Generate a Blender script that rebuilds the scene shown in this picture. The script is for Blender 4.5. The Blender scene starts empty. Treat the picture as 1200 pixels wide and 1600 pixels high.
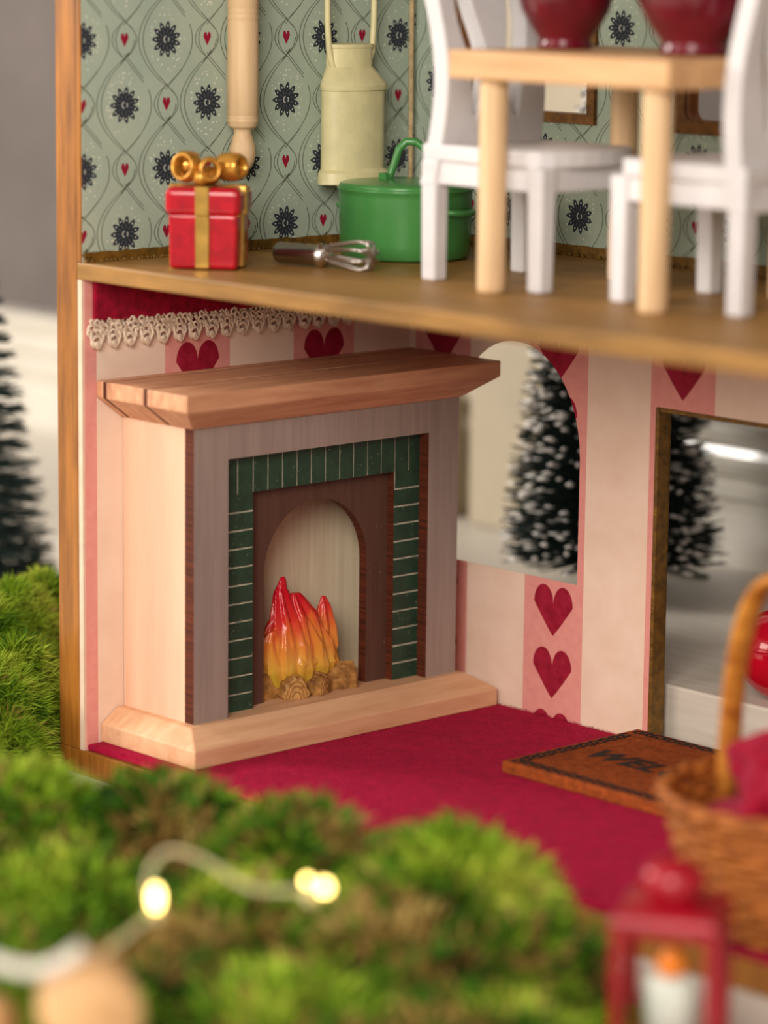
import bpy, bmesh, math, random
from mathutils import Vector, Matrix
from mathutils.geometry import delaunay_2d_cdt
PI = math.pi
random.seed(7)
scene = bpy.context.scene
COL = scene.collection

# ------------------------------------------------------------------ camera
CAM_POS = Vector((7.53513438, -7.09773494, 2.47047511))
CAM_R = Vector((0.67847249, 0.73453723, 0.01140769))
CAM_U = Vector((-0.13914387, 0.11324501, 0.98377566))
CAM_F = Vector((-0.72132798, 0.66905204, -0.17903997))
cd = bpy.data.cameras.new('camera')
cam = bpy.data.objects.new('camera', cd); COL.objects.link(cam)
cd.sensor_fit = 'VERTICAL'; cd.sensor_height = 36.0
cd.lens = 36.0 * 4967.07 / 1600.0
cd.clip_start = 0.1; cd.clip_end = 200
m = Matrix.Identity(4)
for i, ax in enumerate((CAM_R, CAM_U, -CAM_F)):
    for j in range(3): m[j][i] = ax[j]
m.translation = CAM_POS
cam.matrix_world = m
cd.dof.use_dof = True; cd.dof.focus_distance = 9.88; cd.dof.aperture_fstop = 0.62
scene.camera = cam

# ------------------------------------------------------------------ light
world = bpy.data.worlds.new('world'); scene.world = world
world.use_nodes = True
bg = world.node_tree.nodes['Background']
bg.inputs[0].default_value = (1.0, 0.93, 0.86, 1); bg.inputs[1].default_value = 0.46

def area(name, loc, target, size, power, col):
    ld = bpy.data.lights.new(name, 'AREA'); ld.shape = 'RECTANGLE'
    ld.size, ld.size_y = size; ld.energy = power; ld.color = col
    o = bpy.data.objects.new(name, ld); COL.objects.link(o); o.location = loc
    o.rotation_euler = (Vector(target) - Vector(loc)).to_track_quat('-Z', 'Y').to_euler()
area('window_daylight', (-1.8, -10.0, 4.0), (0.9, -0.6, 0.9), (4.0, 3.4), 300, (1.0, 0.87, 0.74))
area('front_fill', (6.8, -9.0, 5.0), (1.2, -0.6, 1.0), (4.5, 4.0), 800, (1.0, 0.91, 0.82))  # soft fill lamp added on the camera side to brighten right-facing surfaces
area('side_window_daylight', (-6.4, -5.0, 4.6), (-0.8, 1.5, 0.6), (2.6, 2.6), 560, (1.0, 0.95, 0.88))
scene.view_settings.view_transform = 'Standard'
scene.view_settings.look = 'None'
scene.view_settings.gamma = 1.0
scene.view_settings.use_curve_mapping = False
scene.view_settings.exposure = 0.10

# ------------------------------------------------------------------ node helpers
def lin(c):
    def f(x):
        x /= 255.0
        return x / 12.92 if x <= 0.04045 else ((x + 0.055) / 1.055) ** 2.4
    return (f(c[0]), f(c[1]), f(c[2]), 1.0)

class X:
    """a float socket with arithmetic that builds Math nodes"""
    def __init__(s, nt, sock): s.nt = nt; s.s = sock
    def op(s, o, b=None, c=None):
        n = s.nt.nodes.new('ShaderNodeMath'); n.operation = o
        for i, v in enumerate((s, b, c)):
            if v is None: continue
            if isinstance(v, X): s.nt.links.new(v.s, n.inputs[i])
            else: n.inputs[i].default_value = float(v)
        return X(s.nt, n.outputs[0])
    def __add__(s, b): return s.op('ADD', b)
    __radd__ = __add__
    def __sub__(s, b): return s.op('SUBTRACT', b)
    def __rsub__(s, b): return s.op('MULTIPLY', -1.0).op('ADD', b)
    def __mul__(s, b): return s.op('MULTIPLY', b)
    __rmul__ = __mul__
    def __truediv__(s, b): return s.op('DIVIDE', b)
    def __lt__(s, b): return s.op('LESS_THAN', b)
    def __gt__(s, b): return s.op('GREATER_THAN', b)
    def abs(s): return s.op('ABSOLUTE')
    def mod(s, b): return s.op('FLOORED_MODULO', b)
    def pw(s, b): return s.op('POWER', b)
    def sqrt(s): return s.op('SQRT')
    def cos(s): return s.op('COSINE')
    def max(s, b): return s.op('MAXIMUM', b)
    def min(s, b): return s.op('MINIMUM', b)

class Mat:
    def __init__(s, name, col=(200, 200, 200), rough=0.6, metal=0.0, spec=0.4):
        s.m = bpy.data.materials.new(name); s.m.use_nodes = True
        s.nt = s.m.node_tree; s.b = s.nt.nodes['Principled BSDF']
        s.b.inputs['Base Color'].default_value = lin(col)
        s.b.inputs['Roughness'].default_value = rough
        s.b.inputs['Metallic'].default_value = metal
        s.b.inputs['Specular IOR Level'].default_value = spec
        s.co = None; s.col = None
    def coord(s):
        if s.co is None:
            t = s.nt.nodes.new('ShaderNodeTexCoord'); s.co = t.outputs['Object']
        return s.co
    def xyz(s):
        n = s.nt.nodes.new('ShaderNodeSeparateXYZ'); s.nt.links.new(s.coord(), n.inputs[0])
        return [X(s.nt, n.outputs[i]) for i in range(3)]
    def noise(s, scale=(1, 1, 1), sc=5.0, detail=3.0, rough=0.6):
        mp = s.nt.nodes.new('ShaderNodeMapping'); mp.inputs['Scale'].default_value = scale
        s.nt.links.new(s.coord(), mp.inputs[0])
        n = s.nt.nodes.new('ShaderNodeTexNoise'); n.inputs['Scale'].default_value = sc
        n.inputs['Detail'].default_value = detail; n.inputs['Roughness'].default_value = rough
        s.nt.links.new(mp.outputs[0], n.inputs['Vector'])
        return X(s.nt, n.outputs['Fac'])
    def ramp(s, fac, stops):
        r = s.nt.nodes.new('ShaderNodeValToRGB'); e = r.color_ramp.elements
        while len(e) < len(stops): e.new(0.5)
        for k, (p, c) in enumerate(stops): e[k].position = p; e[k].color = lin(c)
        s.nt.links.new(fac.s, r.inputs[0]); return r.outputs[0]
    def mix(s, fac, a, b):
        n = s.nt.nodes.new('ShaderNodeMix'); n.data_type = 'RGBA'
        s.nt.links.new(fac.s, n.inputs[0])
        for v, i in ((a, 6), (b, 7)):
            if isinstance(v, tuple): n.inputs[i].default_value = lin(v)
            else: s.nt.links.new(v, n.inputs[i])
        return n.outputs[2]
    def color(s, sock): s.nt.links.new(sock, s.b.inputs['Base Color']); return s
    def rough(s, x): s.nt.links.new(x.s, s.b.inputs['Roughness']); return s
    def bump(s, h, strength=0.3, dist=0.01):
        n = s.nt.nodes.new('ShaderNodeBump'); n.inputs['Strength'].default_value = strength
        n.inputs['Distance'].default_value = dist
        s.nt.links.new(h.s, n.inputs['Height']); s.nt.links.new(n.outputs[0], s.b.inputs['Normal']); return s

def wood(name, dark, light, grain=(2, 30, 30), sc=1.6, rough=0.6, bump=0.15, spec=0.35):
    M = Mat(name, light, rough, 0, spec)
    a = M.noise(grain, sc, 5, 0.62); b = M.noise((1, 1, 1), 2.2, 2)
    f = a * 0.75 + b * 0.25
    M.color(M.ramp(f, [(0.33, dark), (0.62, light)])); M.bump(a, bump, 0.006)
    return M.m
def plain(name, c, rough=0.6, var=0.10, sc=9, metal=0.0, spec=0.4, bump=0.0, bsc=60):
    M = Mat(name, c, rough, metal, spec)
    d = tuple(max(0, x * (1 - var)) for x in c); l = tuple(min(255, x * (1 + var * 0.5)) for x in c)
    M.color(M.ramp(M.noise((1, 1, 1), sc, 4), [(0.3, d), (0.7, l)]))
    if bump: M.bump(M.noise((1, 1, 1), bsc, 3), bump, 0.01)
    return M.m

# ------------------------------------------------------------------ mesh helpers
class MB:
    def __init__(s): s.v = []; s.f = []; s.mi = []; s.sm = []
    def add(s, vs, fs, mi=0, smooth=False):
        o = len(s.v); s.v += [tuple(x) for x in vs]
        for q in fs: s.f.append([i + o for i in q]); s.mi.append(mi); s.sm.append(smooth)
        return s
    def box(s, lo, hi, mi=0):
        x0, y0, z0 = lo; x1, y1, z1 = hi
        return s.add([(x0, y0, z0), (x1, y0, z0), (x1, y1, z0), (x0, y1, z0), (x0, y0, z1), (x1, y0, z1), (x1, y1, z1), (x0, y1, z1)],
                     [(0, 3, 2, 1), (4, 5, 6, 7), (0, 1, 5, 4), (1, 2, 6, 5), (2, 3, 7, 6), (3, 0, 4, 7)], mi)
    def frustum(s, rings, mi=0):
        """stack of rectangles (x0,x1,y0,y1,z)"""
        vs = []; fs = []
        for x0, x1, y0, y1, z in rings: vs += [(x0, y0, z), (x1, y0, z), (x1, y1, z), (x0, y1, z)]
        for k in range(len(rings) - 1):
            for i in range(4):
                j = (i + 1) % 4; fs.append((4 * k + i, 4 * k + j, 4 * k + 4 + j, 4 * k + 4 + i))
        n = 4 * (len(rings) - 1)
        fs += [(3, 2, 1, 0), (n, n + 1, n + 2, n + 3)]
        return s.add(vs, fs, mi)
    def rings(s, loops, mi=0, smooth=True, cap=True, closed=False):
        """loft through equal-length vertex loops"""
        n = len(loops[0]); vs = [p for L in loops for p in L]; fs = []
        K = len(loops)
        for k in range(K if closed else K - 1):
            a = k * n; b = ((k + 1) % K) * n
            for i in range(n):
                j = (i + 1) % n; fs.append((a + i, a + j, b + j, b + i))
        if cap and not closed:
            fs.append(tuple(range(n))[::-1]); fs.append(tuple(range((K - 1) * n, K * n)))
        return s.add(vs, fs, mi, smooth)
    def lathe(s, prof, c=(0, 0, 0), n=32, mi=0, axis='z', shape=None):
        loops = []
        for r, h in prof:
            L = []
            for i in range(n):
                a = 2 * PI * i / n
                x, y = (shape(a) if shape else (math.cos(a), math.sin(a)))
                p = (r * x, r * y, h)
                if axis == 'x': p = (h, r * x, r * y)
                if axis == 'y': p = (r * y, h, r * x)
                L.append((c[0] + p[0], c[1] + p[1], c[2] + p[2]))
            loops.append(L)
        return s.rings(loops, mi, True)
    def tube(s, pts, rad, n=8, mi=0, closed=False):
        pts = [Vector(p) for p in pts]; K = len(pts); loops = []
        up = None
        for k in range(K):
            a = pts[(k - 1) % K] if (closed or k > 0) else pts[k]
            b = pts[(k + 1) % K] if (closed or k < K - 1) else pts[k]
            t = (b - a).normalized()
            if up is None: up = Vector((0, 0, 1)) if abs(t.z) < 0.9 else Vector((1, 0, 0))
            u = (up - t * up.dot(t))
            u = u.normalized() if u.length > 1e-6 else t.orthogonal().normalized()
            w = t.cross(u); up = u
            r = rad[k] if isinstance(rad, (list, tuple)) else rad
            loops.append([pts[k] + (u * math.cos(2 * PI * i / n) + w * math.sin(2 * PI * i / n)) * r for i in range(n)])
        return s.rings(loops, mi, True, True, closed)
    def plate(s, outer, holes, fn, t0, t1, mi=0, side=0, holeside=None):
        """flat sheet with holes; fn(u,v,w) maps to 3D, w from t0 to t1"""
        loops = [outer] + holes; pts = []; edges = []; lid = []
        for li, L in enumerate(loops):
            o = len(pts); pts += [Vector(p) for p in L]; lid += [li] * len(L)
            edges += [(o + i, o + (i + 1) % len(L)) for i in range(len(L))]
        r = delaunay_2d_cdt(pts, edges, [], 0, 1e-7)
        P, F = r[0], r[2]
        def inside(q, L):
            c = False; n = len(L)
            for i in range(n):
                (x1, y1), (x2, y2) = L[i][:2], L[(i + 1) % n][:2]
                if (y1 > q[1]) != (y2 > q[1]) and q[0] < (x2 - x1) * (q[1] - y1) / (y2 - y1) + x1: c = not c
            return c
        keep = []
        for q in F:
            c = sum((P[i] for i in q), Vector((0, 0))) / len(q)
            if inside(c, outer) and not any(inside(c, h) for h in holes): keep.append(q)
        n = len(P)
        vs = [fn(p[0], p[1], t0) for p in P] + [fn(p[0], p[1], t1) for p in P]
        s.add(vs, [tuple(q) for q in keep], mi); s.add(vs, [tuple(i + n for i in q)[::-1] for q in keep], mi)
        for li, L in enumerate(loops):
            q = [fn(p[0], p[1], t0) for p in L] + [fn(p[0], p[1], t1) for p in L]; k = len(L)
            s.add(q, [(i, (i + 1) % k, k + (i + 1) % k, k + i) for i in range(k)], side if (li == 0 or holeside is None) else holeside)
        return s
    def build(s, name, mats, parent=None, bevel=0.0, seg=2, loc=None, rot=None, weld=True, sub=0):
        me = bpy.data.meshes.new(name); me.from_pydata(s.v, [], s.f)
        if not isinstance(mats, (list, tuple)): mats = [mats]
        for q in mats: me.materials.append(q)
        me.polygons.foreach_set('material_index', s.mi); me.polygons.foreach_set('use_smooth', s.sm)
        if weld:
            bm = bmesh.new(); bm.from_mesh(me)
            bmesh.ops.remove_doubles(bm, verts=bm.verts, dist=1e-5)
            bmesh.ops.recalc_face_normals(bm, faces=bm.faces)
            bm.to_mesh(me); bm.free()
        me.update()
        o = bpy.data.objects.new(name, me); COL.objects.link(o)
        if parent is not None: o.parent = parent
        if loc is not None: o.location = loc
        if rot is not None: o.rotation_euler = rot
        if bevel:
            b = o.modifiers.new('bevel', 'BEVEL'); b.width = bevel; b.segments = seg; b.limit_method = 'ANGLE'; b.angle_limit = 0.6
        if sub:
            b = o.modifiers.new('sub', 'SUBSURF'); b.levels = sub; b.render_levels = sub
        return o

def tag(o, label=None, cat=None, group=None, kind=None):
    if label: o['label'] = label
    if cat: o['category'] = cat
    if group: o['group'] = group
    if kind: o['kind'] = kind
    return o
def thing(name, loc, label, cat, rotz=0.0, group=None):
    o = bpy.data.objects.new(name, None); COL.objects.link(o)
    o.location = loc; o.rotation_euler = (0, 0, rotz); o.empty_display_size = 0.05
    return tag(o, label, cat, group)
def struct(o, label=None): o['kind'] = 'structure'; return tag(o, label)
def XP(y, z, w): return (w, y, z)      # sheet in a plane of constant x
def YP(x, z, w): return (x, w, z)      # sheet in a plane of constant y
def rect(a, b, c, d): return [(a, c), (b, c), (b, d), (a, d)]

# ------------------------------------------------------------------ dimensions
ZS = 1.4965; TS = 0.052          # upper floor top, thickness
YL = -1.3492                      # open front of the house
HW = 3.3                          # house width
ZT = 2.95                         # upper ceiling
ZB = 0.121; ZM = 1.021            # hearth top, mantel underside

# ------------------------------------------------------------------ materials
M_gold = wood('gold_brown_paint', (112, 66, 18), (170, 108, 38), (14, 14, 1.2), 2.2, 0.42, 0.25, 0.5)
M_shelf = wood('stained_shelf_wood', (116, 82, 34), (164, 120, 60), (1.2, 22, 10), 2.0, 0.5, 0.12)
M_trimgold = plain('antique_gold', (126, 92, 34), 0.42, 0.3, 30, 0.35, 0.5, 0.4, 90)
M_lining = plain('off_white_board', (222, 196, 172), 0.8, 0.06, 12)
M_velvet = Mat('crimson_velvet', (140, 4, 34), 0.9, 0, 0.1)
nz = M_velvet.noise((1, 1, 1), 34, 5, 0.7)
M_velvet.color(M_velvet.ramp(nz, [(0.3, (104, 0, 22)), (0.7, (170, 10, 46))])); M_velvet.bump(M_velvet.noise((1, 1, 1), 190, 3), 0.6, 0.01)
M_velvet.b.inputs['Sheen Weight'].default_value = 0.35; M_velvet.b.inputs['Sheen Tint'].default_value = lin((255, 120, 150))
M_velvet = M_velvet.m
M_carpet = Mat('crimson_felt', (160, 8, 50), 0.95, 0, 0.1)
nz = M_carpet.noise((1, 1, 1), 22, 5, 0.75)
M_carpet.color(M_carpet.ramp(nz, [(0.3, (146, 2, 42)), (0.7, (188, 10, 62))])); M_carpet.bump(M_carpet.noise((1, 1, 1), 120, 4, 0.7), 0.8, 0.012)
M_carpet.b.inputs['Sheen Weight'].default_value = 0.15; M_carpet.b.inputs['Sheen Tint'].default_value = lin((255, 110, 150))
M_carpet = M_carpet.m
M_fibre = plain('crimson_fibre', (186, 22, 66), 0.9, 0.2, 6, 0, 0.1)
M_table = wood('white_table', (196, 186, 172), (214, 206, 194), (1.5, 14, 6), 2.5, 0.5, 0.05)
M_white_gloss = plain('white_gloss_paint', (214, 208, 196), 0.10, 0.04, 3, 0, 0.6)
M_ledge = wood('white_ledge_paint', (196, 188, 174), (216, 208, 196), (1.2, 26, 10), 2.0, 0.45, 0.08)
M_greywall = plain('dark_grey_wall', (104, 96, 92), 0.9, 0.12, 1.2)
M_string = plain('natural_cord', (196, 172, 130), 0.8, 0.15, 40)

def heart_mask(M, u, v, hw, hh):
    """u,v from the heart's centre; 1 inside"""
    a = (u / hw).abs(); w = v / hh
    t = (a * 2.0 - 1.0)
    top = (1.0 - t * t).max(0.0).sqrt() * 0.74 + 0.26
    bot = a.pw(1.10) * 1.26 - 1.0
    return (w < top) * (w > bot) * (a < 1.0)

def stripe_paper(name, axis, s_edge, tip0, period=0.5222, wid=0.2587):
    M = Mat(name, (240, 220, 200), 0.75, 0, 0.25)
    c = M.xyz(); u = c['xyz'.index(axis)]; z = c[2]
    # pink from s_edge - wid to s_edge, repeated
    q = (u - (s_edge - wid)).mod(period)
    pink = q < wid
    hv = 0.2035
    v = (z - tip0).mod(hv) - 0.081
    h = heart_mask(M, q - wid / 2, v, 0.085, 0.081) * pink
    n = M.noise((1, 1, 1), 26, 4); n2 = M.noise((1, 1, 1), 7, 2)
    cream = M.ramp(n2, [(0.3, (232, 204, 182)), (0.7, (241, 216, 196))])
    pk = M.ramp(n, [(0.3, (222, 146, 138)), (0.7, (230, 160, 150))])
    rd = M.ramp(n, [(0.32, (136, 8, 38)), (0.68, (166, 30, 58))])
    M.color(M.mix(h, M.mix(pink, cream, pk), rd))
    M.bump(M.noise((1, 1, 6), 55, 3), 0.12, 0.006)
    return M.m

def flower_paper(name, axis, u0, z0):
    """sage paper: ogee lines, little hearts, dark rosettes in a halo of dots"""
    M = Mat(name, (165, 175, 155), 0.8, 0, 0.2)
    c = M.xyz(); u = c['xyz'.index(axis)]; z = c[2]
    PU, PV = 0.3185, 0.385
    wob = M.noise((1, 1, 1), 9, 1)
    base = M.ramp(M.noise((1, 1, 1), 5, 4), [(0.3, (166, 182, 166)), (0.7, (178, 192, 174))])
    masks = {'line': [], 'flower': [], 'white': [], 'heart': [], 'dot': []}
    for k in (0, 1):
        x = (u - (u0 + k * PU / 2) + PU / 2).mod(PU) - PU / 2
        v = (z - (z0 - k * PV / 2) + PV / 2).mod(PV) - PV / 2
        # rosette
        r = (x * x + v * v).sqrt()
        ang = v.op('ARCTAN2', x)
        for_p = ((ang * (11 / (2 * PI))).mod(1.0) - 0.5).abs() * 2.0     # 1 between petals, 0 on a petal axis
        fl = r < (0.0555 - for_p.pw(1.5) * 0.0235)
        line_in = (for_p < 0.06) * (r > 0.018) * (r < 0.031)
        tipdot = (((for_p * PI / 11 * r) * (for_p * PI / 11 * r) + (r - 0.041) * (r - 0.041)).sqrt()) < 0.0027
        swirl = ((r - 0.0095).abs() < 0.0022) * (((ang * 2.5).cos()) > -0.3)
        masks['flower'].append(fl); masks['white'].append((line_in * 0.4).max(tipdot * 0.9).max(swirl * 0.7))
        # halo of dots
        re = (x * x * 1.05 + v * v * 0.55).sqrt()
        halo = (re > 0.047) * (re < 0.073)
        masks['dot'].append(halo)
        # heart at half a period
        vh = (v + PV).mod(PV) - PV / 2
        masks['heart'].append(heart_mask(M, x, vh, 0.0145, 0.0205))
        # ogee
        av = v.abs(); VC = 0.138; HS = PV / 2 - VC
        big = ((av * (PI / 2 / VC)).cos().max(0.0)).pw(0.85) * 0.106
        inb = av < VC
        sm = (((PV / 2 - av) * (PI / 2 / HS)).cos().max(0.0)).pw(0.8) * 0.047
        ins = av > VC - 0.006
        def ln(d, w=0.0016): return d.abs() < w
        xw = x + (wob - 0.5) * 0.006
        l1 = ln(xw + big) * inb; l2 = ln(xw + big * 0.93 - 0.009) * inb * (av < VC - 0.012)
        l3 = ln(xw - big * 0.95) * (v < 0.045) * (v > -VC)
        st = (0.150 - v) * 1.0
        l4 = ln(xw - st, 0.0016) * (v < 0.152) * (v > 0.078); l5 = ln(xw - st + 0.011, 0.0016) * (v < 0.140) * (v > 0.066)
        st2 = (v + 0.155) * 1.05
        l6 = ln(xw - st2 + 0.008, 0.0016) * (v < -0.092) * (v > -0.15)
        s1 = ln(xw + sm) * ins; s2 = ln(xw + sm * 0.72) * ins; s3 = ln(xw - sm * 0.95) * ins; s4 = ln(xw - sm * 0.78) * ins * (v > 0)
        # hatching where the lines cross
        cr = (av - VC).abs() < 0.012
        h1 = ln(xw - (v - VC) * 0.9, 0.003) * (x.abs() < 0.016) * (v > 0) * ((v - VC).abs() < 0.022)
        h2 = ln(xw + (v + VC) * 1.1 - 0.004, 0.002) * (x.abs() < 0.03) * ((v + VC).abs() < 0.026)
        tot = l1
        for q in (l2, l3, l4, l5, l6, s1, s2, s3, s4, h1, h2): tot = tot.max(q)
        masks['line'].append(tot)
    def mx(L): return L[0].max(L[1])
    vo = M.nt.nodes.new('ShaderNodeTexVoronoi'); vo.inputs['Scale'].default_value = 82
    mp = M.nt.nodes.new('ShaderNodeMapping'); mp.inputs['Scale'].default_value = (1, 0, 1) if axis == 'x' else (0, 1, 1)
    M.nt.links.new(M.coord(), mp.inputs[0]); M.nt.links.new(mp.outputs[0], vo.inputs['Vector']); vo.inputs['Randomness'].default_value = 0.75
    dots = (X(M.nt, vo.outputs['Distance']) < 0.27) * mx(masks['dot'])
    col = M.mix(mx(masks['line']) * 0.9, base, (66, 64, 54))
    col = M.mix(dots * 0.85, col, (226, 228, 214))
    col = M.mix(mx(masks['flower']), col, (48, 54, 62))
    col = M.mix(mx(masks['white']) * mx(masks['flower']), col, (214, 218, 210))
    col = M.mix(mx(masks['heart']), col, (150, 22, 54))
    M.color(col); M.bump(M.noise((1, 1, 1), 130, 2), 0.08, 0.004)
    return M.m

M_stripe_left = stripe_paper('striped_heart_paper_left', 'y', -0.2488, 0.048)
M_stripe_back = stripe_paper('striped_heart_paper_back', 'x', 0.2836, 0.080)
M_flower_left = flower_paper('sage_flower_paper_left', 'y', -1.1826, 1.9575)
M_flower_back = flower_paper('sage_flower_paper_back', 'x', 0.7516, 1.62)

# ================================================================== SETTING
# table the house stands on, ledge and wall of the room behind
struct(MB().box((-9, -9, -0.16), (9, 0.08, -0.078)).build('floor_table', M_table, bevel=0.01), 'pale painted table top under the dollhouse')
struct(MB().box((-9, 0.08, -0.16), (9, 1.7, 0.19)).build('trim_1', M_ledge, bevel=0.008), 'white painted wooden ledge behind the dollhouse')
bw = struct(MB().box((-12, 1.7, -0.16), (9, 1.8, 9)).build('wall_far', M_greywall), 'dark grey wall of the room behind')
mo = MB()
prof = [(0, .40), (.02, .40), (.03, .43), (.055, .45), (.06, .475), (.03, .49), (.03, .52), (.07, .54), (.085, .575), (.05, .60), (.04, .63), (.10, .66), (.12, .70), (.12, .725), (0, .73)]
mo.rings([[(xx, 1.7 - d, z) for d, z in prof] for xx in (-12, 9)], 0, False)
struct(mo.build('trim_2', M_white_gloss), 'white glossy moulding along the room wall')
struct(MB().box((-12, 1.66, 0.19), (9, 1.7, 0.40)).build('trim_3', M_white_gloss), 'flat white panel under the moulding')
pil = MB(); pil.box((-2.5, 1.62, 0.19), (-0.62, 1.7, 9)); pil.box((-2.5, 1.50, 0.19), (-1.40, 1.62, 9)); pil.box((-1.25, 1.50, 0.19), (-0.62, 1.62, 9))
struct(pil.build('trim_4', plain('beige_gloss_paint', (186, 174, 152), 0.4, 0.05, 2), bevel=0.015), 'tall beige casing on the room wall')

# ---- house floors
fl = struct(MB().box((-0.122, YL, -0.078), (HW, 0.06, 0.0)).build('floor', M_gold, bevel=0.004), 'gold brown floor board of the dollhouse')
struct(MB().box((-0.022, YL, ZS - TS), (HW, 0.0, ZS)).build('floor_upper', M_shelf, bevel=0.005), 'stained wooden floor board of the upper room')
struct(MB().box((-0.122, YL, ZT), (HW + 0.1, 0.06, ZT + 0.08)).build('ceiling', M_gold, bevel=0.004), 'gold brown ceiling board of the upper room')
# ---- left wall
wl = struct(MB().box((-0.122, YL, 0.0), (-0.022, 0.06, ZT)).box((-0.022, YL, ZS), (-0.002, 0.0, ZT)).build('wall_left', M_gold, bevel=0.004), 'left dollhouse wall with gold brown front edge')
MB().box((-0.022, YL + 0.003, 0.0), (-0.002, 0.0, ZS - TS)).build('lining_board', M_lining, wl)
MB().box((-0.002, YL + 0.012, 0.0), (0.0, 0.0, ZS - TS)).build('wallpaper', M_stripe_left, wl)['label'] = 'pink and cream striped wallpaper with crimson hearts'
MB().box((-0.002, YL + 0.006, ZS), (0.0, 0.0, ZT)).build('wallpaper', M_flower_left, wl)['label'] = 'sage green wallpaper with dark rosettes'
# ---- back wall with arch window, doorway and two upper windows
AX0, AX1, AZ0, AZS = 0.205, 0.776, 0.466, 0.86
def arch(x0, x1, z0, zs, rise, n=28):
    c = (x0 + x1) / 2; r = (x1 - x0) / 2
    return [(x0, z0), (x1, z0)] + [(c + r * math.cos(PI * i / n), zs + rise * math.sin(PI * i / n)) for i in range(n + 1)]
archhole = arch(AX0, AX1, AZ0, AZS, 0.345)
DX0, DX1, DZ1 = 1.098, 2.15, 1.063
WA = (0.215, 0.785, 1.933, 2.62); WB = (1.185, 1.86, 1.937, 2.62)
def rrect(x0, x1, z0, z1, r, n=5):
    out = []
    for cx, cz, a0 in ((x1 - r, z0 + r, -90), (x1 - r, z1 - r, 0), (x0 + r, z1 - r, 90), (x0 + r, z0 + r, 180)):
        for i in range(n + 1):
            a = math.radians(a0 + 90 * i / n); out.append((cx + r * math.cos(a), cz + r * math.sin(a)))
    return out
door_outer = [(-0.022, 0), (DX0, 0), (DX0, DZ1), (DX1, DZ1), (DX1, 0), (HW, 0), (HW, ZT), (-0.022, ZT)]
wbk = struct(MB().plate(door_outer, [arch(AX0 - .07, AX1 + .07, AZ0 - .07, AZS, 0.415), rect(*WA), rrect(*WB, 0.03)], YP, 0.048, 0.002, 0, 0).build('wall_back', M_gold), 'back dollhouse wall with arched window and doorway')
lower = [(0, 0), (DX0 - 0.004, 0), (DX0 - 0.004, DZ1 + .004), (DX1, DZ1 + .004), (DX1, 0), (HW, 0), (HW, ZS - TS), (0, ZS - TS)]
MB().plate(lower, [arch(AX0 - .002, AX1 + .002, AZ0 - .002, AZS, 0.347)], YP, 0.002, 0.0, 0, 1).build('wallpaper', [M_stripe_back, M_lining], wbk)['label'] = 'pink and cream striped wallpaper with crimson hearts'
MB().plate(rect(0, HW, ZS, ZT), [rect(*WA), rrect(*WB, 0.03)], YP, 0.002, 0.0, 0, 1).build('wallpaper', [M_flower_back, M_lining], wbk)['label'] = 'sage green wallpaper with dark rosettes'
struct(MB().box((HW, YL, 0.0), (HW + 0.1, 0.06, ZT)).build('wall_right', M_gold, bevel=0.004), 'right dollhouse wall out of the picture')
# door casing, window frames
dj = MB(); dj.box((DX0 - 0.002, -0.006, 0.0), (DX0 + 0.012, 0.052, DZ1 + 0.002))
dj.box((DX0 + .012, -0.002, DZ1 - 0.010), (DX1, 0.052, DZ1 + 0.002)); dj.box((DX1 - .012, -0.006, 0), (DX1 + .002, 0.052, DZ1 - .01))
struct(dj.build('door_1', M_trimgold, bevel=0.002), 'gold painted edge of the open doorway')
def wframe(name, w, g, rounded, lab):
    x0, x1, z0, z1 = w
    hole = rrect(x0, x1, z0, z1, 0.03) if rounded else rect(x0, x1, z0, z1)
    o = MB().plate(rect(x0 - g, x1 + g, z0 - g, z1 + g), [hole], YP, 0.0, -0.014, 0, 0).build(name, wood('gold_window_frame', (84, 52, 16), (142, 94, 36), (12, 6, 12), 3, 0.5, 0.4))
    struct(o, lab)
wframe('window_1', WA, 0.03, False, 'gold framed open window behind the left chair')
wframe('window_2', WB, 0.04, True, 'gold framed open window with rounded inner corners')
# baseboards of the upper room
def ragged(a, b, h, fn, name, lab):
    M = MB(); n = 60; rr = random.Random(3); top = []
    for i in range(n + 1): top.append((a + (b - a) * i / n, ZS + h + rr.uniform(-.002, .002)))
    M.plate([(a, ZS), (b, ZS)] + top[::-1], [], fn, 0.0, (0.006 if fn is XP else -0.006), 0, 0)
    for i in range(110):                         # lumpy gilt beading at the foot
        t = a + (b - a) * (i + rr.random() * .6) / 110; r = rr.uniform(.0035, .007)
        c = fn(t, ZS + r * .6, (0.010 if fn is XP else -0.010))
        M.lathe([(0.001, -r), (r * .8, -r * .5), (r, 0), (r * .8, r * .5), (0.001, r)], c, 6)
    struct(M.build(name, M_trimgold), lab)
ragged(YL + 0.01, -0.002, 0.030, XP, 'baseboard_left', 'narrow gilt strip at the foot of the left sage wall')
ragged(0.002, HW, 0.034, YP, 'baseboard_back', 'narrow gilt strip at the foot of the back sage wall')

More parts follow.
